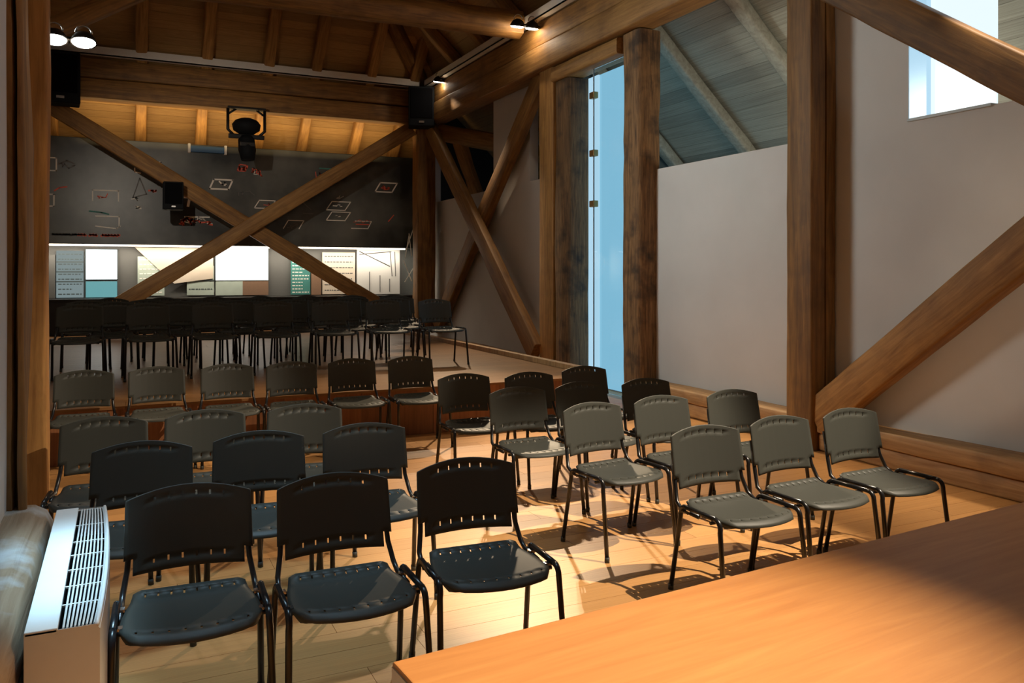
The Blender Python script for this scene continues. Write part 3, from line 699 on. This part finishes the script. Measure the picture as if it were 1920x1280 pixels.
def make_chair():
    e = empty('conference_chair', (0, 0, 0), label='x', cat='chair')
    link('seat', seat_me, None, e); link('backrest', back_me, None, e)
    for s in (-1, 1):
        X0, X1 = s * .250, s * .262
        # side frame: front leg, top rail, rear leg
        tube('leg', [(X1, -.435, .012), (s * .2515, -.385, .40)] + [(X0, y, z) for _, y, z in arc_pts((0, -.345, .415), .04, 180, 90)], .0125, 'metal_black', e)
        tube('leg', [(X1, .0, .012), (s * .2515, -.070, .40)] + [(X0, y, z) for _, y, z in arc_pts((0, -.11, .415), .04, 0, 90)], .0125, 'metal_black', e)
        tube('side_rail', [(X0, -.345, .455), (X0, -.11, .455)], .0125, 'metal_black', e)
        up = tube('back_upright', [(s * .236, -.20, .425), (s * .236, -.06, .428), (s * .233, -.012, .455), (s * .219, .020, .53), (s * .208, .060, .70)], .011, 'metal_black', e, ry=.011)
        for yy in (-.435, .0):
            tube('foot_cap', [(X1 + s * .0005, yy, 0.0), (X1 - s * .001, yy, .03)], .0145, 'plastic', e)
        for yy in (-.30, -.13):
            box('bracket', (min(s * .222, s * .250), yy - .014, .436), (max(s * .222, s * .250), yy + .014, .446), 'chrome', e)
    tube('crossbar', [(-.25, -.31, .428), (.25, -.31, .428)], .010, 'metal_black', e)
    tube('crossbar', [(-.25, -.125, .428), (.25, -.125, .428)], .010, 'metal_black', e)
    return e
proto = make_chair(); used = [False]
def chair(x, y, z, deg, label, group):
    e = proto if not used[0] else copy_tree(proto)
    used[0] = True
    e.location = (x, y, z); e.rotation_euler = (0, 0, math.radians(deg))
    e['label'] = label; e['group'] = group
    return e
LB = 'chairs in the left block'
rows = [
 ('front', [(.242, 3.375, -2.5), (.79, 3.305, -1.0), (1.385, 3.33, -4)], 'left block', ['nearest the fan coil unit', 'in the middle of the row', 'nearest the desk corner']),
 ('second', [(.092, 4.35, -8), (.649, 4.375, -5), (1.205, 4.355, -3)], 'left block', ['leftmost, by the left posts', 'in the middle of the row', 'by the aisle']),
 ('third', [(-.085, 5.19, -4), (.462, 5.20, -2), (1.037, 5.16, -9)], 'left block', ['leftmost, by the left posts', 'in the middle of the row', 'by the aisle']),
 ('front', [(2.85, 3.50, -1), (3.43, 3.555, 2), (4.005, 3.57, 1)], 'right block', ['nearest the aisle', 'in the middle, before the cracked post', 'nearest the right wall']),
 ('second', [(2.712, 4.44, 6), (3.28, 4.495, 3), (3.897, 4.51, 1)], 'right block', ['nearest the aisle', 'in the middle of the row', 'nearest the right wall']),
 ('third', [(2.588, 5.28, 1), (3.145, 5.33, 3), (3.702, 5.285, 2)], 'right block', ['nearest the aisle', 'in the middle of the row', 'nearest the right wall']),
 ('rear', [(2.533, 6.175, 0), (3.063, 6.04, 2), (3.693, 6.215, 1)], 'right block', ['nearest the aisle', 'in the middle of the row', 'below the tall blue window']),
]
for row, cs, blk, who in rows:
    for (x, y, a), w_ in zip(cs, who):
        chair(x, y, 0, a, 'black perforated chair, %s row of the %s, %s' % (row, blk, w_), 'chairs of the ' + blk)
ORD = ['first', 'second', 'third', 'fourth', 'fifth', 'sixth', 'seventh']
for i, (x, y) in enumerate([(-.276, 7.80), (.292, 7.83), (.875, 7.79), (1.43, 7.73), (2.005, 7.76), (2.58, 7.72)]):
    chair(x, y - .03, 0, random.uniform(-3, 3), 'black chair against the stage front, %s from the left' % ORD[i], 'chairs against the stage front')
for i in range(7):
    chair(-.40 + .683 * i, 10.08 + random.uniform(-.03, .03), .48, random.uniform(-3, 3), 'black chair in the first row on the stage, %s from the left' % ORD[i], 'chairs on the stage')
for i in range(6):
    chair(-.06 + .683 * i, 10.74 + random.uniform(-.03, .03), .48, random.uniform(-3, 3), 'black chair in the second row on the stage, %s from the left' % ORD[i], 'chairs on the stage')
for i in range(7):
    chair(-.38 + .67 * i, 11.42 + random.uniform(-.04, .04), .48, random.uniform(-3, 3), 'black chair in the third row on the stage, %s from the left' % ORD[i], 'chairs on the stage')
for i in range(7):
    chair(-.12 + .66 * i, 12.3 + random.uniform(-.04, .04), .48, random.uniform(-3, 3), 'black chair in the fourth, rearmost row on the stage, %s from the left' % ORD[i], 'chairs on the stage')
